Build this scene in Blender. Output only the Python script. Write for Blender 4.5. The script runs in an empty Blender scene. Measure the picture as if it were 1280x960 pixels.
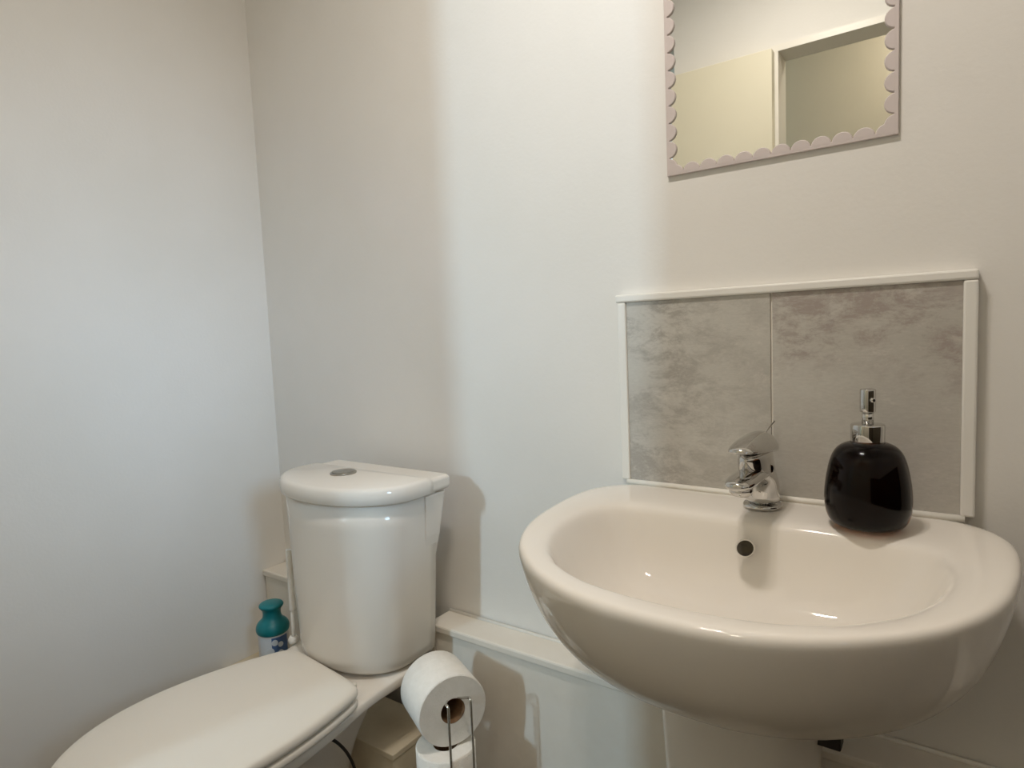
import bpy, bmesh, math, random
from mathutils import Vector, Matrix

SC = bpy.context.scene
COL = SC.collection
PI = math.pi
random.seed(7)
EYE = 1.13                                   # camera height above the floor

# ------------------------------------------------------------------ camera
cam_data = bpy.data.cameras.new('camera')
cam = bpy.data.objects.new('camera', cam_data)
COL.objects.link(cam)
cam_data.sensor_fit = 'HORIZONTAL'
cam_data.sensor_width = 36.0
cam_data.lens = 36.0 * 790.0 / 1280.0
cam_data.clip_start = 0.01
right = Vector((0.81240566, 0.58154256, -0.0424886))
down = Vector((0.01403042, -0.09234278, -0.99562842))
fwd = Vector((-0.58292382, 0.80825804, -0.08317908))
up = -down
cam.matrix_world = Matrix(((right.x, up.x, -fwd.x, 0.0),
                           (right.y, up.y, -fwd.y, 0.0),
                           (right.z, up.z, -fwd.z, EYE),
                           (0, 0, 0, 1)))
SC.camera = cam

# ------------------------------------------------------------------ colour management, world
SC.view_settings.view_transform = 'Standard'
SC.view_settings.look = 'None'
SC.view_settings.gamma = 1.0
SC.view_settings.use_curve_mapping = False
SC.view_settings.exposure = 0.36
SC.cycles.max_bounces = 12
SC.cycles.diffuse_bounces = 8
SC.cycles.glossy_bounces = 6
SC.cycles.transmission_bounces = 8
w = bpy.data.worlds.new('world'); SC.world = w
w.use_nodes = True
w.node_tree.nodes['Background'].inputs[0].default_value = (0.55, 0.65, 0.8, 1)
w.node_tree.nodes['Background'].inputs[1].default_value = 0.3


def area_light(name, loc, target, sx, sy, energy, color, shape='RECTANGLE'):
    l = bpy.data.lights.new(name, 'AREA')
    l.shape = shape
    l.size = sx
    l.size_y = sy
    l.energy = energy
    l.color = color
    o = bpy.data.objects.new(name, l)
    o.location = loc
    o.rotation_euler = (Vector(target) - Vector(loc)).to_track_quat('-Z', 'Y').to_euler()
    COL.objects.link(o)
    return o


COOL = (0.58, 0.82, 1.0)
WARM = (1.0, 0.915, 0.83)
# daylight of a far window, falling through the invented narrow opening on the left of the wall opposite the basin
area_light('hall_daylight', (-2.05, -3.45, 2.15), (-0.75, 1.05, 0.95), 0.18, 0.34, 43, COOL)
# daylight of the window in the right-hand wall
wl = area_light('window_daylight', (0.745, 0.02, 1.50), (-1.63, 0.75, 1.02), 0.30, 0.40, 0.9, (0.44, 0.71, 1.0))
wl.data.spread = math.radians(42)
# warm ceiling lamp of two bulbs, and an unseen light added to brighten the jamb and hall
area_light('bulb_left', (-0.46, 0.45, 2.35), (-0.46, 0.45, 0), 0.08, 0.08, 4.1, WARM, 'DISK')
area_light('bulb_right', (-0.34, 0.45, 2.35), (-0.34, 0.45, 0), 0.08, 0.08, 4.1, WARM, 'DISK')
area_light('hall_fill_light', (-0.02, -0.46, 2.33), (-0.05, -0.46, 0), 0.10, 0.10, 2.6, (1.0, 0.90, 0.76), 'DISK')


# ------------------------------------------------------------------ materials
def principled(name, base, rough=0.5, metal=0.0, spec=0.5, coat=0.0, trans=0.0, ior=1.5):
    m = bpy.data.materials.new(name)
    m.use_nodes = True
    b = m.node_tree.nodes['Principled BSDF']
    b.inputs['Base Color'].default_value = (*base, 1)
    b.inputs['Roughness'].default_value = rough
    b.inputs['Metallic'].default_value = metal
    b.inputs['Specular IOR Level'].default_value = spec
    b.inputs['Coat Weight'].default_value = coat
    b.inputs['Coat Roughness'].default_value = 0.03
    b.inputs['Transmission Weight'].default_value = trans
    b.inputs['IOR'].default_value = ior
    return m


def add_noise(m, scale, c1, c2, lo=0.35, hi=0.65, detail=6.0, bump=0.0, bump_scale=None, stretch=(1, 1, 1), rough=0.55, distort=0.0):
    nt = m.node_tree
    b = nt.nodes['Principled BSDF']
    tc = nt.nodes.new('ShaderNodeTexCoord')
    mp = nt.nodes.new('ShaderNodeMapping')
    mp.inputs['Scale'].default_value = stretch
    nt.links.new(tc.outputs['Object'], mp.inputs['Vector'])
    n = nt.nodes.new('ShaderNodeTexNoise')
    n.inputs['Scale'].default_value = scale
    n.inputs['Detail'].default_value = detail
    n.inputs['Roughness'].default_value = rough
    n.inputs['Distortion'].default_value = distort
    nt.links.new(mp.outputs[0], n.inputs['Vector'])
    r = nt.nodes.new('ShaderNodeValToRGB')
    r.color_ramp.elements[0].position = lo
    r.color_ramp.elements[1].position = hi
    r.color_ramp.elements[0].color = (*c1, 1)
    r.color_ramp.elements[1].color = (*c2, 1)
    nt.links.new(n.outputs['Fac'], r.inputs['Fac'])
    nt.links.new(r.outputs['Color'], b.inputs['Base Color'])
    if bump:
        n2 = nt.nodes.new('ShaderNodeTexNoise')
        n2.inputs['Scale'].default_value = bump_scale or scale
        n2.inputs['Detail'].default_value = 3
        nt.links.new(tc.outputs['Object'], n2.inputs['Vector'])
        bp = nt.nodes.new('ShaderNodeBump')
        bp.inputs['Strength'].default_value = bump
        bp.inputs['Distance'].default_value = 0.002
        nt.links.new(n2.outputs['Fac'], bp.inputs['Height'])
        nt.links.new(bp.outputs[0], b.inputs['Normal'])
    return r


M = {}
M['wall'] = principled('wall_paint', (0.78, 0.76, 0.72), 0.85, spec=0.2)
add_noise(M['wall'], 3.0, (0.77, 0.75, 0.71), (0.80, 0.78, 0.745), bump=0.12, bump_scale=160)
M['ceiling'] = principled('ceiling_paint', (0.82, 0.81, 0.78), 0.9, spec=0.2)
add_noise(M['ceiling'], 2.0, (0.80, 0.79, 0.76), (0.83, 0.82, 0.79))
M['hall'] = principled('hall_paint', (0.72, 0.66, 0.54), 0.9, spec=0.2)
add_noise(M['hall'], 2.0, (0.71, 0.65, 0.53), (0.74, 0.68, 0.56))
M['floor'] = principled('floor_vinyl', (0.26, 0.20, 0.14), 0.45)
add_noise(M['floor'], 14.0, (0.085, 0.062, 0.040), (0.14, 0.105, 0.07), stretch=(1, 0.12, 1))
M['gloss'] = principled('white_gloss_paint', (0.80, 0.77, 0.70), 0.35)
add_noise(M['gloss'], 5.0, (0.79, 0.76, 0.69), (0.82, 0.79, 0.73))
M['box'] = principled('boxing_paint', (0.78, 0.74, 0.66), 0.6, spec=0.3)
add_noise(M['box'], 9.0, (0.76, 0.71, 0.63), (0.80, 0.76, 0.69), bump=0.1, bump_scale=60)
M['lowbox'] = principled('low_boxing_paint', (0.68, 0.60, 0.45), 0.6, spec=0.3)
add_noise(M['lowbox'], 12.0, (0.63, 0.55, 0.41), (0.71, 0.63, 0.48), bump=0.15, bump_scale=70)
M['ceramic'] = principled('vitreous_china', (0.80, 0.755, 0.69), 0.35, spec=0.05, coat=0.75)
add_noise(M['ceramic'], 2.0, (0.795, 0.75, 0.685), (0.81, 0.765, 0.70))
M['seat'] = principled('seat_plastic', (0.80, 0.755, 0.68), 0.32)
add_noise(M['seat'], 3.0, (0.79, 0.745, 0.67), (0.81, 0.765, 0.69))
M['pvc'] = principled('white_pvc_trim', (0.80, 0.78, 0.73), 0.35)
add_noise(M['pvc'], 4.0, (0.79, 0.77, 0.72), (0.81, 0.79, 0.745))
M['sealant'] = principled('sealant', (0.86, 0.83, 0.76), 0.35)
add_noise(M['sealant'], 30.0, (0.84, 0.80, 0.72), (0.88, 0.86, 0.80))
M['chrome'] = principled('chrome', (0.60, 0.59, 0.57), 0.06, metal=1.0)
add_noise(M['chrome'], 4.0, (0.58, 0.57, 0.55), (0.62, 0.61, 0.59))
M['dull_chrome'] = principled('dull_chrome', (0.42, 0.40, 0.36), 0.3, metal=1.0)
add_noise(M['dull_chrome'], 30.0, (0.36, 0.34, 0.30), (0.48, 0.46, 0.42))
M['wire'] = principled('wire_chrome', (0.62, 0.60, 0.56), 0.16, metal=1.0)
add_noise(M['wire'], 20.0, (0.58, 0.56, 0.52), (0.66, 0.64, 0.60))
M['mirror'] = principled('mirror_silver', (0.76, 0.77, 0.74), 0.01, metal=1.0)
add_noise(M['mirror'], 1.0, (0.755, 0.765, 0.735), (0.765, 0.775, 0.745))
M['frame'] = principled('mirror_frame_paint', (0.60, 0.53, 0.51), 0.55)
add_noise(M['frame'], 18.0, (0.57, 0.505, 0.49), (0.62, 0.55, 0.53))
M['amber'] = principled('amber_glass', (0.50, 0.17, 0.05), 0.03, trans=1.0, ior=1.30)
add_noise(M['amber'], 3.0, (0.48, 0.16, 0.045), (0.52, 0.18, 0.055))
M['soap'] = principled('dark_soap', (0.006, 0.003, 0.002), 0.9, spec=0.0)
add_noise(M['soap'], 4.0, (0.005, 0.003, 0.002), (0.008, 0.004, 0.002))
M['black'] = principled('black_rubber', (0.012, 0.011, 0.010), 0.5)
add_noise(M['black'], 9.0, (0.010, 0.009, 0.008), (0.016, 0.014, 0.012))
M['hole_shade'] = principled('overflow_hole_shade', (0.05, 0.035, 0.015), 0.6)
add_noise(M['hole_shade'], 80.0, (0.012, 0.008, 0.004), (0.05, 0.036, 0.014))
M['paper'] = principled('tissue_paper', (0.88, 0.85, 0.80), 0.95, spec=0.1)
add_noise(M['paper'], 60.0, (0.86, 0.83, 0.775), (0.90, 0.87, 0.82), bump=0.5, bump_scale=350)
M['card'] = principled('brown_card', (0.22, 0.13, 0.07), 0.9, spec=0.1)
add_noise(M['card'], 60.0, (0.19, 0.11, 0.06), (0.25, 0.15, 0.085))
M['teal'] = principled('teal_plastic', (0.0, 0.20, 0.23), 0.35)
add_noise(M['teal'], 6.0, (0.0, 0.19, 0.22), (0.004, 0.22, 0.25))
M['white_plastic'] = principled('white_plastic', (0.72, 0.72, 0.72), 0.35)
add_noise(M['white_plastic'], 10.0, (0.70, 0.70, 0.71), (0.75, 0.75, 0.75))
M['blue_print'] = principled('blue_print', (0.08, 0.16, 0.34), 0.4)
add_noise(M['blue_print'], 12.0, (0.06, 0.13, 0.30), (0.10, 0.19, 0.40))
M['pale_print'] = principled('pale_print', (0.70, 0.76, 0.82), 0.4)
add_noise(M['pale_print'], 12.0, (0.66, 0.73, 0.80), (0.74, 0.79, 0.84))
M['door'] = principled('door_paint', (0.76, 0.71, 0.56), 0.5)
add_noise(M['door'], 3.0, (0.75, 0.70, 0.55), (0.78, 0.73, 0.58))
M['dimming_panel'] = principled('dimming_panel_paint', (0.07, 0.055, 0.035), 0.5)
add_noise(M['dimming_panel'], 5.0, (0.065, 0.05, 0.032), (0.075, 0.06, 0.038))
M['frosted'] = principled('frosted_glass', (0.9, 0.95, 1.0), 0.5, trans=0.6)
add_noise(M['frosted'], 50.0, (0.86, 0.92, 0.98), (0.92, 0.96, 1.0))
M['hose'] = principled('grey_hose', (0.40, 0.38, 0.35), 0.4)
add_noise(M['hose'], 90.0, (0.30, 0.28, 0.26), (0.48, 0.46, 0.43))


def tile_material(name, seed, warm):
    """beige-grey concrete-look tile: soft clouds, streaky worn patches, fine speckle"""
    m = principled(name, (0.36, 0.33, 0.28), 0.42, spec=0.4)
    nt = m.node_tree
    b = nt.nodes['Principled BSDF']
    tc = nt.nodes.new('ShaderNodeTexCoord')

    def noise(scale, detail, rough, stretch, dist=0.0):
        mp = nt.nodes.new('ShaderNodeMapping')
        mp.inputs['Location'].default_value = (seed, seed * 2.3, seed * 0.7)
        mp.inputs['Scale'].default_value = stretch
        nt.links.new(tc.outputs['Object'], mp.inputs['Vector'])
        n = nt.nodes.new('ShaderNodeTexNoise')
        n.inputs['Scale'].default_value = scale
        n.inputs['Detail'].default_value = detail
        n.inputs['Roughness'].default_value = rough
        n.inputs['Distortion'].default_value = dist
        nt.links.new(mp.outputs[0], n.inputs['Vector'])
        return n

    def ramp(n, stops):
        r = nt.nodes.new('ShaderNodeValToRGB')
        r.color_ramp.elements[0].position = stops[0][0]
        r.color_ramp.elements[0].color = (*stops[0][1], 1)
        r.color_ramp.elements[1].position = stops[-1][0]
        r.color_ramp.elements[1].color = (*stops[-1][1], 1)
        for p, c in stops[1:-1]:
            e = r.color_ramp.elements.new(p)
            e.color = (*c, 1)
        nt.links.new(n.outputs['Fac'], r.inputs['Fac'])
        return r

    def mix(a, bsock, fac, mode='MIX'):
        x = nt.nodes.new('ShaderNodeMix')
        x.data_type = 'RGBA'
        x.blend_type = mode
        if isinstance(fac, float):
            x.inputs['Factor'].default_value = fac
        else:
            nt.links.new(fac, x.inputs['Factor'])
        nt.links.new(a, x.inputs['A'])
        if isinstance(bsock, tuple):
            x.inputs['B'].default_value = (*bsock, 1)
        else:
            nt.links.new(bsock, x.inputs['B'])
        return x.outputs['Result']

    base = ramp(noise(5, 4, 0.5, (1, 1, 1.2)), [(0.30, (0.46, 0.435, 0.39)), (0.70, (0.55, 0.53, 0.485))])
    dark = ramp(noise(13, 10, 0.78, (1, 1, 1.8), 0.25), [(0.46, (0, 0, 0)), (0.58, (1, 1, 1))])
    zone = ramp(noise(3.2, 2, 0.4, (1, 1, 1.5)), [(0.30, (0.1, 0.1, 0.1)), (0.50, (1, 1, 1))])
    sep = nt.nodes.new('ShaderNodeSeparateXYZ'); nt.links.new(tc.outputs['Object'], sep.inputs[0])
    mr = nt.nodes.new('ShaderNodeMapRange'); mr.interpolation_type = 'SMOOTHSTEP'
    nt.links.new(sep.outputs['Z' if warm else 'X'], mr.inputs['Value'])
    for k_, v_ in zip(('From Min', 'From Max', 'To Min', 'To Max'), (0.98, 1.11, 0.15, 1.35) if warm else (-0.48, -0.28, 1.1, 0.45)):
        mr.inputs[k_].default_value = v_
    zm = nt.nodes.new('ShaderNodeMath'); zm.operation = 'MULTIPLY'; zm.use_clamp = True
    nt.links.new(zone.outputs[0], zm.inputs[0]); nt.links.new(mr.outputs[0], zm.inputs[1])
    dfac = nt.nodes.new('ShaderNodeMath'); dfac.operation = 'MULTIPLY'
    nt.links.new(dark.outputs[0], dfac.inputs[0]); nt.links.new(zm.outputs[0], dfac.inputs[1])
    c = mix(base.outputs[0], (0.365, 0.315, 0.285) if warm else (0.37, 0.345, 0.31), dfac.outputs[0])
    light = ramp(noise(20, 9, 0.80, (1, 1, 1.7), 0.2), [(0.56, (0, 0, 0)), (0.66, (0.6, 0.6, 0.6))])
    c = mix(c, (0.60, 0.565, 0.515), light.outputs[0])
    speck = ramp(noise(120, 3, 0.6, (1, 1, 3)), [(0.3, (0.90, 0.90, 0.90)), (0.7, (1.06, 1.06, 1.06))])
    c = mix(c, speck.outputs[0], 0.6, 'MULTIPLY')
    nt.links.new(c, b.inputs['Base Color'])
    return m


M['tile_a'] = tile_material('concrete_tile_left', 3.1, False)
M['tile_b'] = tile_material('concrete_tile_right', 11.7, True)


# ------------------------------------------------------------------ helpers
def link(name, bm, mat, parent=None, smooth=False, bevel=0.0, subsurf=0, seg=2, recalc=True):
    if recalc:
        bmesh.ops.recalc_face_normals(bm, faces=bm.faces)
    me = bpy.data.meshes.new(name)
    bm.to_mesh(me)
    bm.free()
    if isinstance(mat, (list, tuple)):
        for x in mat:
            me.materials.append(x)
    else:
        me.materials.append(mat)
    for p in me.polygons:
        p.use_smooth = smooth
    o = bpy.data.objects.new(name, me)
    COL.objects.link(o)
    if bevel:
        md = o.modifiers.new('bevel', 'BEVEL')
        md.width = bevel
        md.segments = seg
        md.limit_method = 'ANGLE'
    if subsurf:
        md = o.modifiers.new('subsurf', 'SUBSURF')
        md.levels = subsurf
        md.render_levels = subsurf
    if parent:
        o.parent = parent
        loc = Vector((0, 0, 0))          # shapes are built in world coordinates
        while parent:
            loc += Vector(parent.location)
            parent = parent.parent
        o.location = -loc
    return o


def thing(name, label, cat, loc=(0, 0, 0), group=None):
    o = bpy.data.objects.new(name, None)
    o.empty_display_size = 0.05
    o.location = loc
    COL.objects.link(o)
    o['label'] = label
    o['category'] = cat
    if group:
        o['group'] = group
    return o


def structure(name, bm, mat, bevel=0.0):
    o = link(name, bm, mat, bevel=bevel)
    o['kind'] = 'structure'
    return o


def box(x0, x1, y0, y1, z0, z1, bm=None):
    bm = bm or bmesh.new()
    v = [bm.verts.new((x, y, z)) for x in (x0, x1) for y in (y0, y1) for z in (z0, z1)]
    for f in ((0, 1, 3, 2), (4, 6, 7, 5), (0, 4, 5, 1), (2, 3, 7, 6), (0, 2, 6, 4), (1, 5, 7, 3)):
        bm.faces.new([v[i] for i in f])
    return bm


def loft(rings, cap0=True, cap1=True, bm=None, closed=True):
    """rings: lists of equally many 3-D points"""
    bm = bm or bmesh.new()
    R = [[bm.verts.new(p) for p in r] for r in rings]
    n = len(R[0])
    for a, b in zip(R, R[1:]):
        for i in range(n if closed else n - 1):
            j = (i + 1) % n
            bm.faces.new((a[i], a[j], b[j], b[i]))
    if cap0:
        bm.faces.new(list(reversed(R[0])))
    if cap1:
        bm.faces.new(R[-1])
    return bm


def circle(c, r, n=32, axis='z', ry=None):
    ry = ry or r
    out = []
    for i in range(n):
        t = 2 * PI * i / n
        a, b = r * math.cos(t), ry * math.sin(t)
        if axis == 'z':
            out.append((c[0] + a, c[1] + b, c[2]))
        elif axis == 'y':
            out.append((c[0] + a, c[1], c[2] + b))
        else:
            out.append((c[0], c[1] + a, c[2] + b))
    return out


def lathe(c, prof, n=40, cap0=True, cap1=True, bm=None):
    return loft([circle((c[0], c[1], c[2] + z), r, n) for r, z in prof], cap0, cap1, bm)


def oriented_ring(c, d, r, n=16, ref=Vector((0, 0, 1)), r2=None):
    d = Vector(d).normalized()
    ref = Vector(ref)
    if abs(d.dot(ref)) > 0.97:
        ref = Vector((1, 0, 0))
    u = d.cross(ref).normalized()
    v = u.cross(d).normalized()
    r2 = r if r2 is None else r2
    return [tuple(Vector(c) + u * (r * math.cos(2 * PI * i / n)) + v * (r2 * math.sin(2 * PI * i / n))) for i in range(n)]


def tube(path, r, n=10, bm=None, caps=True):
    P = [Vector(p) for p in path]
    rings = []
    u = None
    for i, p in enumerate(P):
        d = (P[min(i + 1, len(P) - 1)] - P[max(i - 1, 0)]).normalized()
        if u is None:
            ref = Vector((0, 0, 1)) if abs(d.z) < 0.9 else Vector((1, 0, 0))
            u = d.cross(ref).normalized()
        else:
            u = (u - d * u.dot(d)).normalized()
        v = d.cross(u)
        rr = r[i] if isinstance(r, (list, tuple)) else r
        rings.append([tuple(p + u * (rr * math.cos(2 * PI * k / n)) + v * (rr * math.sin(2 * PI * k / n))) for k in range(n)])
    return loft(rings, caps, caps, bm)


def smooth_path(pts, k=6):
    """Catmull-Rom through pts"""
    P = [Vector(p) for p in pts]
    P = [P[0] * 2 - P[1]] + P + [P[-1] * 2 - P[-2]]
    out = []
    for i in range(1, len(P) - 2):
        for s in range(k):
            t = s / k
            a, b, c, d = P[i - 1], P[i], P[i + 1], P[i + 2]
            out.append(0.5 * ((2 * b) + (c - a) * t + (2 * a - 5 * b + 4 * c - d) * t * t + (3 * b - a - 3 * c + d) * t ** 3))
    out.append(P[-2])
    return out


def resample(pts, n):
    """closed 2-D polyline, n points at equal arc length, first point kept"""
    P = [Vector(p) for p in pts] + [Vector(pts[0])]
    L = [0.0]
    for a, b in zip(P, P[1:]):
        L.append(L[-1] + (b - a).length)
    out = []
    k = 0
    for i in range(n):
        s = L[-1] * i / n
        while L[k + 1] < s:
            k += 1
        t = (s - L[k]) / max(L[k + 1] - L[k], 1e-9)
        out.append(P[k].lerp(P[k + 1], t))
    return out


# ------------------------------------------------------------------ room shell
YW = 1.078          # plane of the wall behind toilet and basin
XL, XR, YF, ZC = -1.63, 0.76, -0.12, 2.40
structure('wall_back', box(XL - 0.1, XR + 0.1, YW, YW + 0.1, 0, ZC), M['wall'])
structure('wall_left', box(XL - 0.1, XL, YF - 0.1, YW, 0, ZC), M['wall'])
bm = bmesh.new()                            # right wall with a window opening
wy0, wy1, wz0, wz1 = -0.11, 0.25, 1.2, 1.8
box(XR, XR + 0.1, YF - 0.1, wy0, 0, ZC, bm)
box(XR, XR + 0.1, wy1, YW, 0, ZC, bm)
box(XR, XR + 0.1, wy0, wy1, 0, wz0, bm)
box(XR, XR + 0.1, wy0, wy1, wz1, ZC, bm)
structure('wall_right', bm, M['wall'])
dx0, dx1, dz = -0.530, 0.14, 2.02           # doorway opposite the basin wall
bm = bmesh.new()
ux0, ux1, uz1 = -1.254, -0.862, 2.12  # narrow opening invented to shape the hall daylight
box(XL - 0.1, ux0, YF - 0.1, YF, 0, ZC, bm)
box(ux1, dx0, YF - 0.1, YF, 0, ZC, bm)
box(ux0, ux1, YF - 0.1, YF, uz1, ZC, bm)
box(dx1, XR + 0.1, YF - 0.1, YF, 0, ZC, bm)
box(dx0, dx1, YF - 0.1, YF, dz, ZC, bm)
structure('wall_front', bm, M['wall'])
structure('floor', box(-2.6, 1.0, -3.8, YW + 0.1, -0.08, 0), M['floor'])
structure('ceiling', box(-2.6, 1.0, -3.8, YW + 0.1, ZC, ZC + 0.08), M['ceiling'])
bm = bmesh.new()                            # the room beyond the doorway
box(-2.6, 1.0, -3.8, -3.7, 0, ZC, bm)
box(-2.6, -2.5, -3.7, YF - 0.1, 0, ZC, bm)
box(0.9, 1.0, -3.7, YF - 0.1, 0, ZC, bm)
box(-2.5, XL - 0.1, YF - 0.1, YF, 0, ZC, bm)
box(-0.84, 0.9, -0.80, -0.70, 0, ZC, bm)  # partition added to block hall daylight from the basin front
structure('wall_hall', bm, M['hall'])
wf = link('window_1', box(XR + 0.045, XR + 0.055, wy0 + 0.03, wy1 - 0.03, wz0 + 0.03, wz1 - 0.03), M['frosted'])
wf['kind'] = 'structure'
bm = bmesh.new()
for a in ((wy0, wy0 + 0.03, wz0, wz1), (wy1 - 0.03, wy1, wz0, wz1), (wy0 + 0.03, wy1 - 0.03, wz0, wz0 + 0.03), (wy0 + 0.03, wy1 - 0.03, wz1 - 0.03, wz1)):
    box(XR + 0.03, XR + 0.07, *a, bm)
link('window_frame', bm, M['pvc'], wf)
bm = bmesh.new()                            # door lining
box(dx0, dx0 + 0.02, YF - 0.1, YF + 0.006, 0, dz, bm)
box(dx0 + 0.02, dx1 - 0.02, YF - 0.1, YF + 0.006, dz - 0.02, dz, bm)
box(dx1 - 0.02, dx1, YF - 0.1, YF + 0.006, 0, dz, bm)
structure('trim_1', bm, M['gloss'])

# invented leaf for the mirror's cream panel, cut narrow beside the light opening
d1 = link('door_1', box(-0.860, dx0 + 0.009, YF + 0.0065, YF + 0.044, 0.006, 2.0), M['door'], bevel=0.002)
d1['kind'] = 'structure'
bm = tube([(-0.84, YF + 0.0465, 1.0), (-0.84, YF + 0.085, 1.0), (-0.73, YF + 0.088, 1.0)], 0.009, 12)
link('door_handle', bm, M['dull_chrome'], d1, smooth=True)
# unseen dark panels, added low on two walls to dim the basin front
bm = box(dx1 + 0.03, XR, YF, YF + 0.012, 0.02, 1.10)
box(XR - 0.012, XR, YF + 0.012, YW, 0.02, 1.10, bm)
structure('added_dimming_panel', bm, M['dimming_panel'])

# ------------------------------------------------------------------ pipe boxing along the back wall
YB = 1.004          # its front face
ZB = EYE - 0.65     # its top
def boxing(x0, x1, label, left_end):
    t = thing('pipe_boxing', label, 'boxing', ((x0 + x1) / 2, YB, 0))
    link('front_panel', box(x0 + 0.004, x1, YB, YB + 0.012, 0, ZB - 0.018), M['box'], t, bevel=0.001)
    link('top_board', box(x0, x1, YB - 0.006, YW - 0.0008, ZB - 0.018, ZB), M['box'], t, bevel=0.004)
    if left_end:
        link('side_panel', box(x0 + 0.004, x0 + 0.016, YB + 0.012, YW - 0.0008, 0, ZB - 0.018), M['box'], t)
        link('corner_bead', box(x0 + 0.002, x0 + 0.016, YB - 0.003, YB, 0, ZB - 0.018), M['box'], t, bevel=0.001)
    else:
        link('side_panel', box(x1 - 0.012, x1, YB + 0.012, YW - 0.0008, 0, ZB - 0.018), M['box'], t)
    link('sealant_bead', tube([(x0 + 0.004, YW - 0.0052, ZB + 0.001), (x1 - 0.004, YW - 0.0052, ZB + 0.001)], 0.004, 8), M['sealant'], t, smooth=True)
    return t
boxing(-0.985, XR - 0.002, 'white painted pipe boxing with a ledge running behind the basin from the cistern', True)
boxing(XL, -1.235, 'short piece of white pipe boxing in the corner left of the cistern', False)

# low boxing on the floor behind the toilet pan
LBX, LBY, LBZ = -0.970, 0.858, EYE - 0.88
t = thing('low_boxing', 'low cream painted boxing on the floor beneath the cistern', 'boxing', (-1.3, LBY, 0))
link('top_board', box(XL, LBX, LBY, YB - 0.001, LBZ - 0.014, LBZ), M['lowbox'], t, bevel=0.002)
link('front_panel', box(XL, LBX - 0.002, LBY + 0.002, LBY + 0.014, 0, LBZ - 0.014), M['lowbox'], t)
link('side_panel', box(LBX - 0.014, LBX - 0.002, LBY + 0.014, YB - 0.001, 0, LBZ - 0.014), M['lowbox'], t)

# ------------------------------------------------------------------ splashback
ZT0, ZT1 = EYE - 0.2842, EYE + 0.043
X0, XJ, X1 = -0.503, -0.2525, -0.004
t = thing('tile_splashback', 'grey stone-look two-tile splashback with white plastic trim above the basin', 'splashback', ((X0 + X1) / 2, YW, ZT0))
link('grout_bed', box(X0 - 0.002, X1 + 0.002, YW - 0.0125, YW, ZT0, ZT1 + 0.002), M['sealant'], t)
a = link('tile', box(X0, XJ - 0.0015, YW - 0.016, YW - 0.010, ZT0, ZT1), M['tile_a'], t, bevel=0.0007)
b = link('tile', box(XJ + 0.0015, X1, YW - 0.016, YW - 0.010, ZT0, ZT1), M['tile_b'], t, bevel=0.0007)
a['label'] = 'left tile, plain beige grey'
b['label'] = 'right tile, with reddish mottled patches near its top'
TW = 0.017
BR_RIM = EYE - 0.2865
link('trim_strip', box(X0 - TW, X0, YW - 0.020, YW, ZT0, ZT1), M['pvc'], t, bevel=0.003)
link('trim_strip', box(X1, X1 + TW, YW - 0.020, YW, ZT0, ZT1), M['pvc'], t, bevel=0.003)
link('trim_strip', box(X0 - TW - 0.003, X1 + TW, YW - 0.021, YW, ZT1, ZT1 + 0.014), M['pvc'], t, bevel=0.003)
link('sealant_bead', tube([(X0 - 0.006, YW - 0.0170, BR_RIM - 0.001), (X1 + 0.006, YW - 0.0170, BR_RIM - 0.001)], 0.0052, 10), M['sealant'], t, smooth=True)

# ------------------------------------------------------------------ mirror
MX0, MX1, MZ0, MZ1 = -0.424, -0.082, EYE + 0.2545, EYE + 0.72
t = thing('wall_mirror', 'rectangular mirror with a pale mauve scalloped frame hanging above the splashback', 'mirror', ((MX0 + MX1) / 2, YW, MZ0))
YM = YW - 0.0035
link('backing', box(MX0 + 0.001, MX1 - 0.001, YM + 0.0015, YW, MZ0 + 0.001, MZ1 - 0.001), M['frame'], t)
link('mirror_glass', box(MX0 + 0.003, MX1 - 0.003, YM, YM + 0.0015, MZ0 + 0.003, MZ1 - 0.003), M['mirror'], t)
EW = 0.0055
bm = bmesh.new()
box(MX0, MX0 + EW, YM - 0.0028, YM + 0.0034, MZ0, MZ1, bm)
box(MX1 - EW, MX1, YM - 0.0028, YM + 0.0034, MZ0, MZ1, bm)
box(MX0 + EW, MX1 - EW, YM - 0.0028, YM + 0.0034, MZ0, MZ0 + EW, bm)
box(MX0 + EW, MX1 - EW, YM - 0.0028, YM + 0.0034, MZ1 - EW, MZ1, bm)
fr = link('frame', bm, M['frame'], t, bevel=0.0008)


def scallop_mesh(r):
    n = 10
    bm = bmesh.new()
    o, i_, b_ = [], [], []
    for k in range(n + 1):
        a_ = PI * k / n
        o.append((r * math.cos(a_), 0.0, 0.95 * r * math.sin(a_)))
    for k in range(n + 1):
        a_ = PI * k / n
        i_.append((0.90 * r * math.cos(a_), -0.0022, 0.86 * r * math.sin(a_)))
    vo = [bm.verts.new((p[0], -0.0006, p[2])) for p in o]
    vb = [bm.verts.new((p[0], 0.001, p[2])) for p in o]
    vi = [bm.verts.new(p) for p in i_]
    for k in range(n):
        bm.faces.new((vb[k], vb[k + 1], vo[k + 1], vo[k]))
        bm.faces.new((vo[k], vo[k + 1], vi[k + 1], vi[k]))
    bm.faces.new(vi)
    bm.faces.new(vb)
    bmesh.ops.recalc_face_normals(bm, faces=bm.faces)
    me = bpy.data.meshes.new('scallop')
    bm.to_mesh(me)
    bm.free()
    me.materials.append(M['frame'])
    return me


nb = 12
pit = (MX1 - MX0) / nb
SM = scallop_mesh(pit * 0.5)
pv = (MZ1 - MZ0) / 16


def scallop(x, z, rot):
    o = bpy.data.objects.new('scallop', SM)
    COL.objects.link(o)
    o.parent = fr
    o.location = Vector((x, YM - 0.0008, z)) - Vector(t.location) - Vector(fr.location)
    o.rotation_euler = (0, rot, 0)


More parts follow.
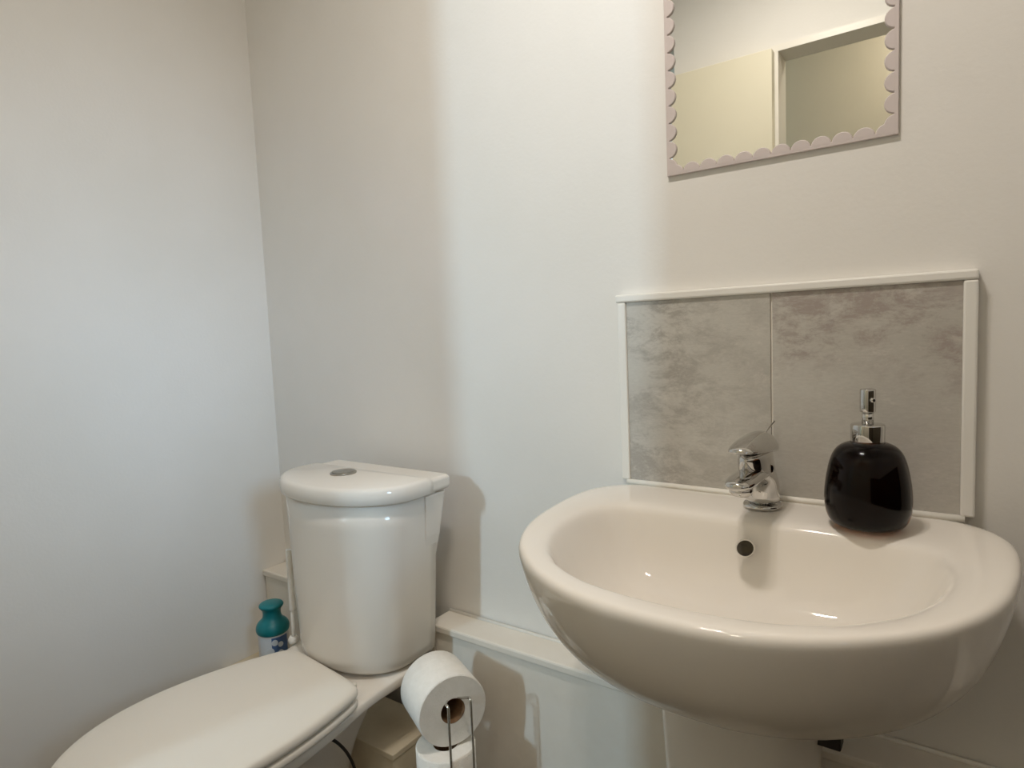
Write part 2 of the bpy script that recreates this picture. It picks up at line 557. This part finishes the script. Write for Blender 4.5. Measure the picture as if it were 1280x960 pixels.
for k in range(nb):
    scallop(MX0 + pit * (k + 0.5), MZ0 + EW - 0.001, 0)
    scallop(MX0 + pit * (k + 0.5), MZ1 - EW + 0.001, PI)
for k in range(16):
    scallop(MX0 + EW - 0.001, MZ0 + pv * (k + 0.5), PI / 2)
    scallop(MX1 - EW + 0.001, MZ0 + pv * (k + 0.5), -PI / 2)

# ------------------------------------------------------------------ wash basin
BX, BR = -0.25, EYE - 0.2865        # centre line, rim height
HW = [(1.062, 0.0), (1.062, 0.14), (1.062, 0.235), (1.055, 0.258), (1.035, 0.281), (1.0, 0.300), (0.96, 0.3065), (0.92, 0.307), (0.86, 0.303),
      (0.80, 0.294), (0.76, 0.283), (0.72, 0.266), (0.68, 0.243), (0.64, 0.207), (0.61, 0.170), (0.588, 0.133), (0.573, 0.095), (0.564, 0.055), (0.562, 0.02), (0.562, 0.0)]
NB = 96


def closed_from_half(hw, cx, n):
    right_ = [(cx + w_, y_) for y_, w_ in hw]
    left_ = [(cx - w_, y_) for y_, w_ in reversed(hw[1:-1])]
    return resample(right_ + left_, n)


outer = closed_from_half(HW, BX, NB)
HI = [(0.935, 0.0), (0.935, 0.10), (0.933, 0.17), (0.926, 0.205), (0.905, 0.229), (0.87, 0.240), (0.83, 0.2425), (0.79, 0.239), (0.75, 0.229),
      (0.71, 0.212), (0.68, 0.192), (0.65, 0.163), (0.63, 0.132), (0.617, 0.10), (0.609, 0.06), (0.606, 0.02), (0.606, 0.0)]
inner = closed_from_half(HI, BX, NB)
AW = Vector((BX, 1.062))


def under(s, z, front=0.0):
    out = []
    for p in outer:
        q = AW + (p - AW) * s
        out.append((q.x, q.y, z))
    return out


def bowl(s, dz, cy=0.79, sx=None):
    sx = sx or s
    return [(BX + (p.x - BX) * sx, cy + (p.y - cy) * s, BR + dz) for p in inner]


def blend(tt, z):
    return [(a_.x + (b_.x - a_.x) * tt, a_.y + (b_.y - a_.y) * tt, z) for a_, b_ in zip(outer, inner)]


rings = [under(0.36, BR - 0.205), under(0.45, BR - 0.203), under(0.58, BR - 0.196), under(0.70, BR - 0.182), under(0.79, BR - 0.164), under(0.865, BR - 0.138),
         under(0.92, BR - 0.108), under(0.958, BR - 0.076), under(0.983, BR - 0.045), under(0.996, BR - 0.022), under(1.0, BR - 0.012),
         blend(0.02, BR - 0.0055), blend(0.10, BR - 0.0012), blend(0.25, BR), blend(0.55, BR - 0.0005), blend(0.85, BR - 0.002), blend(1.0, BR - 0.006),
         bowl(0.975, -0.015), bowl(0.945, -0.032), bowl(0.90, -0.058), bowl(0.83, -0.086), bowl(0.72, -0.108), bowl(0.56, -0.122), bowl(0.36, -0.130), bowl(0.12, -0.134)]
t = thing('wash_basin', 'large white D-shaped ceramic wash basin fixed to the wall under the splashback', 'basin', (BX, YW, BR - 0.2))
link('bowl', loft(rings), M['ceramic'], t, smooth=True, subsurf=1)
# overflow in the bowl's back slope, its inner shade painted as a dark disc
oc = Vector((BX - 0.003, 0.905, BR - 0.038))
on = Vector((0, -0.80, 0.60)).normalized()
rs = [oriented_ring(oc + on * 0.0006, on, 0.0130, 24), oriented_ring(oc + on * 0.0030, on, 0.0142, 24), oriented_ring(oc + on * 0.0034, on, 0.0126, 24),
      oriented_ring(oc + on * 0.0012, on, 0.0113, 24)]
link('overflow_ring', loft(rs, False, False), M['ceramic'], t, smooth=True)
link('overflow_dark_disc', loft([oriented_ring(oc - on * 0.004, on, 0.0117, 24), oriented_ring(oc + on * 0.0016, on, 0.0117, 24)]), M['hole_shade'], t)
link('waste', lathe((BX, 0.79, BR - 0.136), [(0.030, 0), (0.030, 0.004), (0.026, 0.006), (0.022, 0.003)], 32), M['chrome'], t, smooth=True)

# pedestal
t = thing('basin_pedestal', 'white ceramic pedestal standing under the wash basin', 'pedestal', (-0.27, 0.90, 0))
def ped(wd, dp, z, yc=0.915):
    return [(-0.268 + wd * (abs(math.cos(a_)) ** 0.7) * (1 if math.cos(a_) >= 0 else -1), yc + dp * (abs(math.sin(a_)) ** 0.8) * (1 if math.sin(a_) >= 0 else -1), z)
            for a_ in [2 * PI * k / 40 for k in range(40)]]
link('column', loft([ped(0.125, 0.088, 0.0), ped(0.122, 0.085, 0.03), ped(0.108, 0.078, 0.10), ped(0.102, 0.075, 0.35), ped(0.110, 0.077, 0.50), ped(0.120, 0.080, BR - 0.215), ped(0.120, 0.080, BR - 0.2055)]),
     M['ceramic'], t, smooth=True, subsurf=1)

link('black_block', box(-0.162, -0.128, 0.890, 0.915, 0.552, 0.585), M['black'], t, bevel=0.002)  # plain black block below the basin, right of the pedestal

# ------------------------------------------------------------------ mixer tap
TX, TY, TZ = -0.253, 1.000, BR
t = thing('mixer_tap', 'chrome single-lever mixer tap on the back ledge of the basin', 'tap', (TX, TY, TZ))
link('base_ring', lathe((TX, TY, TZ), [(0.0285, 0), (0.0285, 0.004), (0.0268, 0.006)], 36), M['chrome'], t, smooth=True)
rings = []
for z, rx, ry, oy in ((0.005, 0.0262, 0.0265, 0), (0.018, 0.0258, 0.0262, 0), (0.036, 0.0250, 0.0262, -0.001), (0.046, 0.0245, 0.032, -0.007), (0.056, 0.0238, 0.046, -0.021), (0.066, 0.0228, 0.055, -0.031),
                      (0.082, 0.0218, 0.057, -0.034), (0.092, 0.0205, 0.058, -0.036), (0.097, 0.016, 0.050, -0.036)):
    rings.append(circle((TX, TY + oy, TZ + z), rx, 36, 'z', ry))
link('body', loft(rings), M['chrome'], t, smooth=True, subsurf=1)
rings = []
for y, z, rx, rz in ((-0.010, 0.044, 0.0205, 0.012), (-0.045, 0.046, 0.0215, 0.0120), (-0.075, 0.047, 0.0220, 0.0105), (-0.105, 0.0465, 0.0220, 0.0095), (-0.126, 0.0455, 0.0195, 0.0088), (-0.137, 0.0448, 0.0140, 0.0070), (-0.141, 0.0445, 0.0070, 0.0040)):
    rings.append([(TX + rx * math.cos(a_), TY + y, TZ + 0.016 + z + rz * math.sin(a_)) for a_ in [2 * PI * k / 28 for k in range(28)]])
link('spout', loft(rings), M['chrome'], t, smooth=True, subsurf=1)
link('aerator', lathe((TX, TY - 0.113, TZ + 0.044), [(0.0115, 0), (0.0145, 0.002), (0.0160, 0.006), (0.0160, 0.012)], 28), M['chrome'], t, smooth=True)
# lever: a domed hood that runs forward into a rounded visor
rings = []
for y, z, rx, zt, zb in ((0.028, 0.086, 0.006, 0.006, 0.006), (0.0265, 0.087, 0.015, 0.013, 0.008), (0.018, 0.089, 0.0215, 0.021, 0.009), (0.004, 0.092, 0.0245, 0.0265, 0.006), (-0.018, 0.0945, 0.0255, 0.0275, 0.004),
                         (-0.045, 0.097, 0.0255, 0.0245, 0.003), (-0.075, 0.100, 0.0245, 0.0205, 0.003), (-0.098, 0.103, 0.0220, 0.0140, 0.003), (-0.114, 0.105, 0.0175, 0.0080, 0.003), (-0.124, 0.106, 0.0105, 0.0040, 0.0025)):
    rings.append([(TX + rx * math.cos(a_), TY + y, TZ + z + (zt if math.sin(a_) > 0 else zb) * math.sin(a_)) for a_ in [2 * PI * k / 28 for k in range(28)]])
lv = link('lever', loft(rings), M['chrome'], t, smooth=True, subsurf=1)
kd = Vector((0.80, -0.60, 0.05))
kc = Vector((TX + 0.012, TY - 0.030, TZ + 0.068))
link('indicator_button', loft([oriented_ring(kc, kd, 0.0085, 20), oriented_ring(kc + kd * 0.012, kd, 0.0080, 20), oriented_ring(kc + kd * 0.0135, kd, 0.0060, 20)]), M['chrome'], t, smooth=True)
link('lift_rod', tube([(TX + 0.001, TY + 0.010, TZ + 0.112), (TX + 0.006, TY + 0.054, TZ + 0.1255)], 0.0011, 8), M['dull_chrome'], t, smooth=True)

# ------------------------------------------------------------------ soap dispenser
SX, SY, SZ = -0.107, 0.968, BR + 0.0002
t = thing('soap_dispenser', 'dark amber glass soap dispenser with a chrome pump on the basin ledge', 'soap dispenser', (SX, SY, SZ))
prof = [(0.030, 0.0), (0.040, 0.001), (0.047, 0.006), (0.0518, 0.017), (0.0535, 0.032), (0.0535, 0.046), (0.0520, 0.062), (0.0490, 0.080), (0.0455, 0.094), (0.0405, 0.105), (0.0330, 0.112), (0.0235, 0.1155), (0.0180, 0.1165)]
link('bottle', lathe((SX, SY, SZ), prof, 56), M['amber'], t, smooth=True, subsurf=1)
prof2 = [(max(r - 0.0130, 0.004), 0.005 + z * 0.92) for r, z in prof]
link('soap', lathe((SX, SY, SZ), [q for q in prof2 if q[1] < 0.092], 48), M['soap'], t, smooth=True)
cl = link('collar', lathe((SX, SY, SZ), [(0.0205, 0.1145), (0.0210, 0.1155), (0.0210, 0.1395), (0.0198, 0.1410), (0.0070, 0.1414)], 40), M['chrome'], t, smooth=True, bevel=0.0008)
link('pump_stem', lathe((SX, SY, SZ), [(0.0072, 0.141), (0.0072, 0.158)], 28), M['chrome'], t, smooth=True)
pp = link('pump_head', lathe((SX, SY, SZ), [(0.0080, 0.1565), (0.0098, 0.1575), (0.0098, 0.187), (0.0088, 0.1885), (0.0040, 0.1878)], 32), M['chrome'], t, smooth=True, bevel=0.0006)
nd = Vector((0.62, -0.78, 0)).normalized()
nc = Vector((SX, SY, SZ + 0.174)) + nd * 0.0085
link('nozzle', loft([oriented_ring(nc, nd, 0.0034, 16), oriented_ring(nc + nd * 0.0050, nd, 0.0032, 16)]), M['chrome'], pp, smooth=True)
link('nozzle_hole', loft([oriented_ring(nc + nd * 0.0049, nd, 0.0020, 14), oriented_ring(nc + nd * 0.0053, nd, 0.0020, 14)]), M['black'], pp)

# ------------------------------------------------------------------ toilet
CXT = -1.105
t = thing('toilet', 'white close-coupled toilet with its seat lid shut in the corner', 'toilet', (CXT, 0.9, 0))
# pan: rows (y, half-width) from back to front
PTOP = [(0.985, 0.0), (0.985, 0.10), (0.980, 0.140), (0.965, 0.160), (0.93, 0.178), (0.87, 0.176), (0.80, 0.164), (0.74, 0.162), (0.66, 0.176), (0.56, 0.182), (0.46, 0.170), (0.38, 0.136), (0.33, 0.092), (0.305, 0.045), (0.30, 0.0)]
PMID = [(0.93, 0.0), (0.93, 0.02), (0.93, 0.03), (0.92, 0.034), (0.90, 0.036), (0.85, 0.038), (0.79, 0.040), (0.73, 0.056), (0.66, 0.110), (0.56, 0.168), (0.47, 0.155), (0.40, 0.122), (0.355, 0.080), (0.335, 0.04), (0.33, 0.0)]
PLOW = [(0.80, 0.0), (0.80, 0.02), (0.80, 0.03), (0.797, 0.034), (0.79, 0.036), (0.77, 0.038), (0.74, 0.042), (0.71, 0.052), (0.65, 0.080), (0.58, 0.106), (0.53, 0.100), (0.48, 0.085), (0.45, 0.060), (0.435, 0.03), (0.43, 0.0)]


def half_ring(hw, zf, cx=CXT):
    pts = [(cx + 0.90 * w_, y_) for y_, w_ in hw] + [(cx - w_, y_) for y_, w_ in reversed(hw[1:-1])]
    return [(x_, y_, zf(y_) if callable(zf) else zf) for x_, y_ in pts]


def mixhw(a_, b_, s):
    return [(p[0] + (q[0] - p[0]) * s, p[1] + (q[1] - p[1]) * s) for p, q in zip(a_, b_)]


def shelf(dz):
    def f(y_):
        s = min(max((y_ - 0.74) / 0.10, 0), 1)
        return 0.405 + 0.022 * s * s * (3 - 2 * s) + dz
    return f


rings = [half_ring(PLOW, 0.0), half_ring(PLOW, 0.03), half_ring(mixhw(PLOW, PMID, 0.05), 0.10), half_ring(mixhw(PLOW, PMID, 0.2), 0.20), half_ring(mixhw(PLOW, PMID, 0.40), 0.26), half_ring(mixhw(PLOW, PMID, 0.8), 0.31),
         half_ring(mixhw(PLOW, PMID, 1.0), 0.345), half_ring(mixhw(PMID, PTOP, 0.50), 0.368), half_ring(mixhw(PMID, PTOP, 0.97), shelf(-0.028)), half_ring(PTOP, shelf(-0.022)), half_ring(PTOP, shelf(-0.006)),
         half_ring(mixhw(PTOP, PMID, 0.06), shelf(0.0))]
link('pan', loft(rings), M['ceramic'], t, smooth=True, subsurf=2)

# seat ring and lid, turned a little on their hinges
SEAT = [(0.795, 0.0), (0.795, 0.07), (0.793, 0.115), (0.783, 0.132), (0.760, 0.142), (0.70, 0.161), (0.63, 0.176), (0.56, 0.183), (0.49, 0.180), (0.42, 0.162), (0.365, 0.130), (0.325, 0.087), (0.307, 0.042), (0.303, 0.0)]
TURN = math.radians(-6)
PIV = (-1.085, 0.80)


def seat_ring(s, z, dome=0.0):
    out = []
    c_, s_ = math.cos(TURN), math.sin(TURN)
    cy = 0.56
    pts = [(w_, y_) for y_, w_ in SEAT] + [(-w_, y_) for y_, w_ in reversed(SEAT[1:-1])]
    for x_, y_ in pts:
        x2, y2 = x_ * s, (cy + (y_ - cy) * s) - PIV[1]
        out.append((PIV[0] + c_ * x2 - s_ * y2, PIV[1] + s_ * x2 + c_ * y2, z))
    return out


link('seat', loft([seat_ring(0.96, 0.4065), seat_ring(0.99, 0.409), seat_ring(0.995, 0.416), seat_ring(0.985, 0.423), seat_ring(0.95, 0.425)]), M['seat'], t, smooth=True, subsurf=2)
link('seat_lid', loft([seat_ring(0.95, 0.4265), seat_ring(0.985, 0.428), seat_ring(1.0, 0.434), seat_ring(0.997, 0.442), seat_ring(0.975, 0.4485), seat_ring(0.90, 0.4515), seat_ring(0.6, 0.4535), seat_ring(0.2, 0.4545)]),
     M['seat'], t, smooth=True, subsurf=2)
for sx in (-0.075, 0.075):
    c_ = (PIV[0] + sx, PIV[1] + 0.004 - sx * 0.1)
    link('hinge', lathe((c_[0], c_[1], 0.420), [(0.010, 0), (0.010, 0.006), (0.007, 0.009)], 20), M['seat'], t, smooth=True)


def cistern_ring(wd, yb, ys, yf, z, e=2.15, rc=0.0, cx=CXT):
    pts = [(cx - wd, yb), (cx - wd, yb + (ys - yb) * 0.33), (cx - wd, yb + (ys - yb) * 0.67)]
    n = 26
    for k in range(n + 1):
        a_ = PI * k / n
        c_, s_ = math.cos(a_), max(math.sin(a_), 0.0)
        pts.append((cx - wd * (1 if c_ >= 0 else -1) * abs(c_) ** (2 / e), ys - (ys - yf) * s_ ** (2 / e)))
    pts += [(cx + wd, yb + (ys - yb) * 0.67), (cx + wd, yb + (ys - yb) * 0.33), (cx + wd, yb)]
    for k in range(1, 10):
        pts.append((cx + wd - 2 * wd * k / 10, yb))
    return [(p[0], p[1], z) for p in pts]


ZL = EYE - 0.30
cs = link('cistern', loft([cistern_ring(0.135, 0.975, 0.905, 0.822, 0.4290), cistern_ring(0.148, 0.978, 0.908, 0.806, 0.4315), cistern_ring(0.155, 0.98, 0.91, 0.799, 0.440), cistern_ring(0.159, 0.98, 0.91, 0.797, 0.46),
                           cistern_ring(0.169, 0.982, 0.912, 0.795, 0.60), cistern_ring(0.177, 0.985, 0.915, 0.794, 0.74), cistern_ring(0.179, 0.985, 0.915, 0.794, ZL - 0.036)]), M['ceramic'], t, smooth=True, bevel=0)
def lid_ring(dw, z):
    return cistern_ring(0.193 + dw, 0.962 + dw, 0.915, 0.785 - dw, z, e=2.1)


link('cistern_lid', loft([lid_ring(-0.010, ZL - 0.0365), lid_ring(-0.002, ZL - 0.0355), lid_ring(0.001, ZL - 0.032), lid_ring(0.002, ZL - 0.018), lid_ring(0.0005, ZL - 0.008),
                          lid_ring(-0.003, ZL - 0.0025), lid_ring(-0.009, ZL)]), M['ceramic'], cs, smooth=True)
# back of the cistern, behind its rounded front
def back_ring(wd, y0, y1, z):
    return [(CXT - wd, y0, z), (CXT + wd, y0, z), (CXT + wd, y1 - 0.006, z), (CXT + wd - 0.006, y1, z), (CXT - wd + 0.006, y1, z), (CXT - wd, y1 - 0.006, z)]
link('cistern_back', loft([back_ring(0.160, 0.95, 0.985, 0.60), back_ring(0.177, 0.95, 1.000, 0.70), back_ring(0.183, 0.95, 1.016, ZL - 0.040)]), M['ceramic'], cs, bevel=0.003)
link('lid_back', loft([back_ring(0.184, 0.95, 1.022, ZL - 0.036), back_ring(0.190, 0.95, 1.026, ZL - 0.030), back_ring(0.190, 0.95, 1.026, ZL - 0.010), back_ring(0.184, 0.95, 1.022, ZL - 0.005)]), M['ceramic'], cs, bevel=0.003)
fb = link('flush_button', lathe((-1.128, 0.905, ZL), [(0.0290, 0.0), (0.0290, 0.003), (0.0265, 0.0045), (0.0255, 0.003)], 36), M['dull_chrome'], cs, smooth=True)
for sg in (-1, 1):
    pts = [(-1.128 + sg * (0.0008 + 0.024 * max(math.cos(-PI / 2 + PI * k / 16), 0)), 0.905 + 0.024 * math.sin(-PI / 2 + PI * k / 16)) for k in range(17)]
    link('button_half', loft([[(x_, y_, ZL + 0.002) for x_, y_ in pts], [(x_, y_, ZL + 0.0052) for x_, y_ in pts]]), M['dull_chrome'], cs, bevel=0.0006)
# inlet pipework under the right end of the cistern
link('inlet_valve', lathe((-0.992, 0.955, 0.385), [(0.010, -0.06), (0.010, 0.0), (0.016, 0.003), (0.016, 0.026), (0.009, 0.030), (0.009, 0.048)], 20), M['hose'], t, smooth=True)

# thin white pipe at the left of the cistern
PX, PY = -1.268, 0.845
t = thing('white_pipe', 'thin white pipe with a thicker upper sleeve beside the cistern, left of it', 'pipe', (PX, PY, 0.427))
link('pipe', tube([(PX - 0.004, PY, 0.4265), (PX - 0.003, PY, 0.46), (PX, PY, 0.52)], 0.0042, 14), M['pvc'], t, smooth=True)
link('sleeve', tube([(PX, PY, 0.505), (PX + 0.002, PY, 0.60), (PX + 0.003, PY, 0.65)], 0.0072, 16), M['pvc'], t, smooth=True, bevel=0.001)
link('foot_nut', lathe((PX - 0.004, PY, 0.4265), [(0.012, 0), (0.012, 0.008), (0.008, 0.014)], 14), M['pvc'], t, smooth=True)

# ------------------------------------------------------------------ cleaner bottle
QX, QY, QZ = -1.470, 0.918, LBZ
t = thing('cleaner_bottle', 'small toilet cleaner bottle with a teal cap in the corner beside the cistern', 'bottle', (QX, QY, QZ))
link('body', lathe((QX, QY, QZ), [(0.034, 0), (0.038, 0.004), (0.038, 0.112), (0.037, 0.124), (0.034, 0.130)], 36), M['white_plastic'], t, smooth=True)
H0 = 0.124
link('cap', lathe((QX, QY, QZ + H0), [(0.036, -0.004), (0.041, 0.0), (0.0425, 0.010), (0.0405, 0.020), (0.034, 0.028), (0.0265, 0.033), (0.0225, 0.040), (0.0220, 0.054), (0.0250, 0.061), (0.0305, 0.066), (0.0315, 0.071), (0.027, 0.076), (0.012, 0.0785)], 36),
     M['teal'], t, smooth=True, subsurf=1)
def wrap(a0, a1, z0, z1, r):
    n = 10
    return loft([[(QX + r * math.cos(a0 + (a1 - a0) * k / n), QY + r * math.sin(a0 + (a1 - a0) * k / n), z) for k in range(n + 1)] for z in (z0, z1)], False, False, closed=False)
VA = math.atan2(-QY, -QX)                   # towards the viewer
lb = link('label', wrap(VA - 0.15, VA + 1.0, QZ + 0.02, QZ + 0.119, 0.0385), M['blue_print'], t, smooth=True)
link('label', wrap(VA - 1.0, VA - 0.15, QZ + 0.02, QZ + 0.119, 0.0385), M['pale_print'], t, smooth=True)
for da, dz_, r_ in ((0.05, 0.106, 0.008), (0.42, 0.099, 0.007), (0.40, 0.077, 0.0075), (-0.25, 0.084, 0.010)):
    d_ = Vector((math.cos(VA + da), math.sin(VA + da), 0))
    c_ = Vector((QX, QY, QZ + dz_)) + d_ * 0.0384
    link('printed_dot', loft([oriented_ring(c_, d_, r_, 14), oriented_ring(c_ + d_ * 0.0012, d_, r_, 14)]), M['pale_print'], t)

# ------------------------------------------------------------------ toilet roll stand and rolls
K = 1.20                                     # distance factor along the line of sight
RC = Vector((-0.652 * K, 0.707 * K, EYE - 0.595 * K))    # centre of the roll's near face
RA = math.radians(27)
ax = Vector((-math.cos(RA), math.sin(RA), 0))  # from the near face to the far face
pe = Vector((math.sin(RA), math.cos(RA), 0))
RR, RL, RH = 0.0575 * K, 0.092 * K, 0.0205 * K


def roll(face, axis, label, name='toilet_roll', rr=RR, rl=RL, rh=RH):
    base = Vector(face) + axis * rl
    t_ = thing(name, label, 'toilet roll', tuple(face), 'toilet rolls on the wire stand')
    rs_ = []
    for s_, r_ in ((0.0, rh), (0.0, rr - 0.002), (0.002, rr), (rl - 0.002, rr), (rl, rr - 0.002), (rl, rh)):
        rs_.append(oriented_ring(Vector(face) + axis * s_, axis, r_, 48))
    rs_.append(rs_[0])
    bm_ = loft(rs_[:-1], False, False)
    o_ = link('paper', bm_, M['paper'], t_, smooth=False)
    for p_ in o_.data.polygons:
        p_.use_smooth = abs(p_.normal.dot(axis)) < 0.5
    rc_ = [oriented_ring(Vector(face) + axis * s_, axis, r_, 36) for s_, r_ in ((0.0008, rh), (rl - 0.0008, rh), (rl - 0.0008, rh - 0.0012), (0.0008, rh - 0.0012), (0.0008, rh))]
    link('core', loft(rc_, False, False), M['card'], t_, smooth=True)
    return t_


roll(RC, ax, 'white toilet roll lying on its side on the arm of the wire stand')
SP = Vector((-0.6725 * K, 0.7075 * K, EYE - 0.6560 * K))
roll(SP, Vector((0, 0, -1)), 'spare toilet roll standing upright at the bottom of the frame, under the other', rl=0.10 * K, rr=0.0480 * K, rh=0.020 * K)

t = thing('roll_stand', 'chrome wire toilet roll stand holding two rolls between cistern and basin', 'roll stand', (SP.x, SP.y, 0))
wr = 0.0024
for sg in (-1, 1):
    front = RC - ax * 0.036 + pe * (0.0225 * sg)
    zt = RC.z + 0.0215 - 0.0005
    inner_y = RC + pe * (0.0075 * sg)
    zarm = RC.z + RH - 0.005
    pts = [(front.x, front.y, 0.004), (front.x, front.y, 0.25), (front.x, front.y, RC.z - 0.03), (front.x, front.y, zarm + 0.010), (front.x + ax.x * 0.004, front.y + ax.y * 0.004, zarm + 0.0145), (front.x + ax.x * 0.012, front.y + ax.y * 0.012, zarm + 0.0125),
           (inner_y.x + ax.x * 0.01, inner_y.y + ax.y * 0.01, zarm), (inner_y.x + ax.x * 0.05, inner_y.y + ax.y * 0.05, zarm), (inner_y.x + ax.x * 0.1, inner_y.y + ax.y * 0.1, zarm)]
    path = [Vector(pts[0]), Vector(pts[1]), Vector(pts[2])] + smooth_path(pts[3:], 5)
    link('upright', tube(path, wr, 10), M['wire'], t, smooth=True)
e1 = RC + ax * 0.1
link('cross_wire', tube([(e1.x - pe.x * 0.0075, e1.y - pe.y * 0.0075, zarm), (e1.x + pe.x * 0.0075, e1.y + pe.y * 0.0075, zarm)], wr, 10), M['wire'], t, smooth=True)
# shelf ring that carries the spare roll, and the foot ring
zs = SP.z - 0.10 * K - wr - 0.0002
for nm, z_, r_ in (('shelf_ring', zs, 0.050), ('foot_ring', wr, 0.080)):
    rg = [oriented_ring((SP.x, SP.y, z_), (0, 0, 1), r_, 40)]
    ring = [Vector(p) for p in rg[0]]
    bm = bmesh.new()
    rr_ = []
    for k in range(40):
        c_ = ring[k]
        o_ = (c_ - Vector((SP.x, SP.y, z_))).normalized()
        rr_.append([tuple(c_ + o_ * wr * math.cos(2 * PI * j / 8) + Vector((0, 0, wr * math.sin(2 * PI * j / 8)))) for j in range(8)])
    rr_.append(rr_[0])
    V = [[bm.verts.new(p) for p in q] for q in rr_[:-1]]
    for k in range(40):
        A_, B_ = V[k], V[(k + 1) % 40]
        for j in range(8):
            bm.faces.new((A_[j], A_[(j + 1) % 8], B_[(j + 1) % 8], B_[j]))
    link(nm, bm, M['wire'], t, smooth=True)
link('shelf_wire', tube([(SP.x - 0.05, SP.y, zs), (SP.x + 0.05, SP.y, zs)], wr, 8), M['wire'], t, smooth=True)
link('rear_upright', tube([(SP.x + ax.x * 0.070, SP.y + ax.y * 0.070, 0.002), (SP.x + ax.x * 0.070, SP.y + ax.y * 0.070, zs), (SP.x + ax.x * 0.05, SP.y + ax.y * 0.05, zs)], wr, 8), M['wire'], t, smooth=True)

# ------------------------------------------------------------------ thin black cable by the foot of the toilet
t = thing('cable', 'thin black cable curving down to the floor beside the toilet foot', 'cable', (-0.98, 0.72, 0.0))
link('cable_loop', tube(smooth_path([(-1.015, 0.720, 0.36), (-1.006, 0.748, 0.33), (-1.020, 0.785, 0.275), (-1.045, 0.820, 0.20), (-1.050, 0.832, 0.10), (-1.035, 0.82, 0.02), (-0.99, 0.80, 0.0035), (-0.95, 0.79, 0.0035)]), 0.0032, 10), M['black'], t, smooth=True)
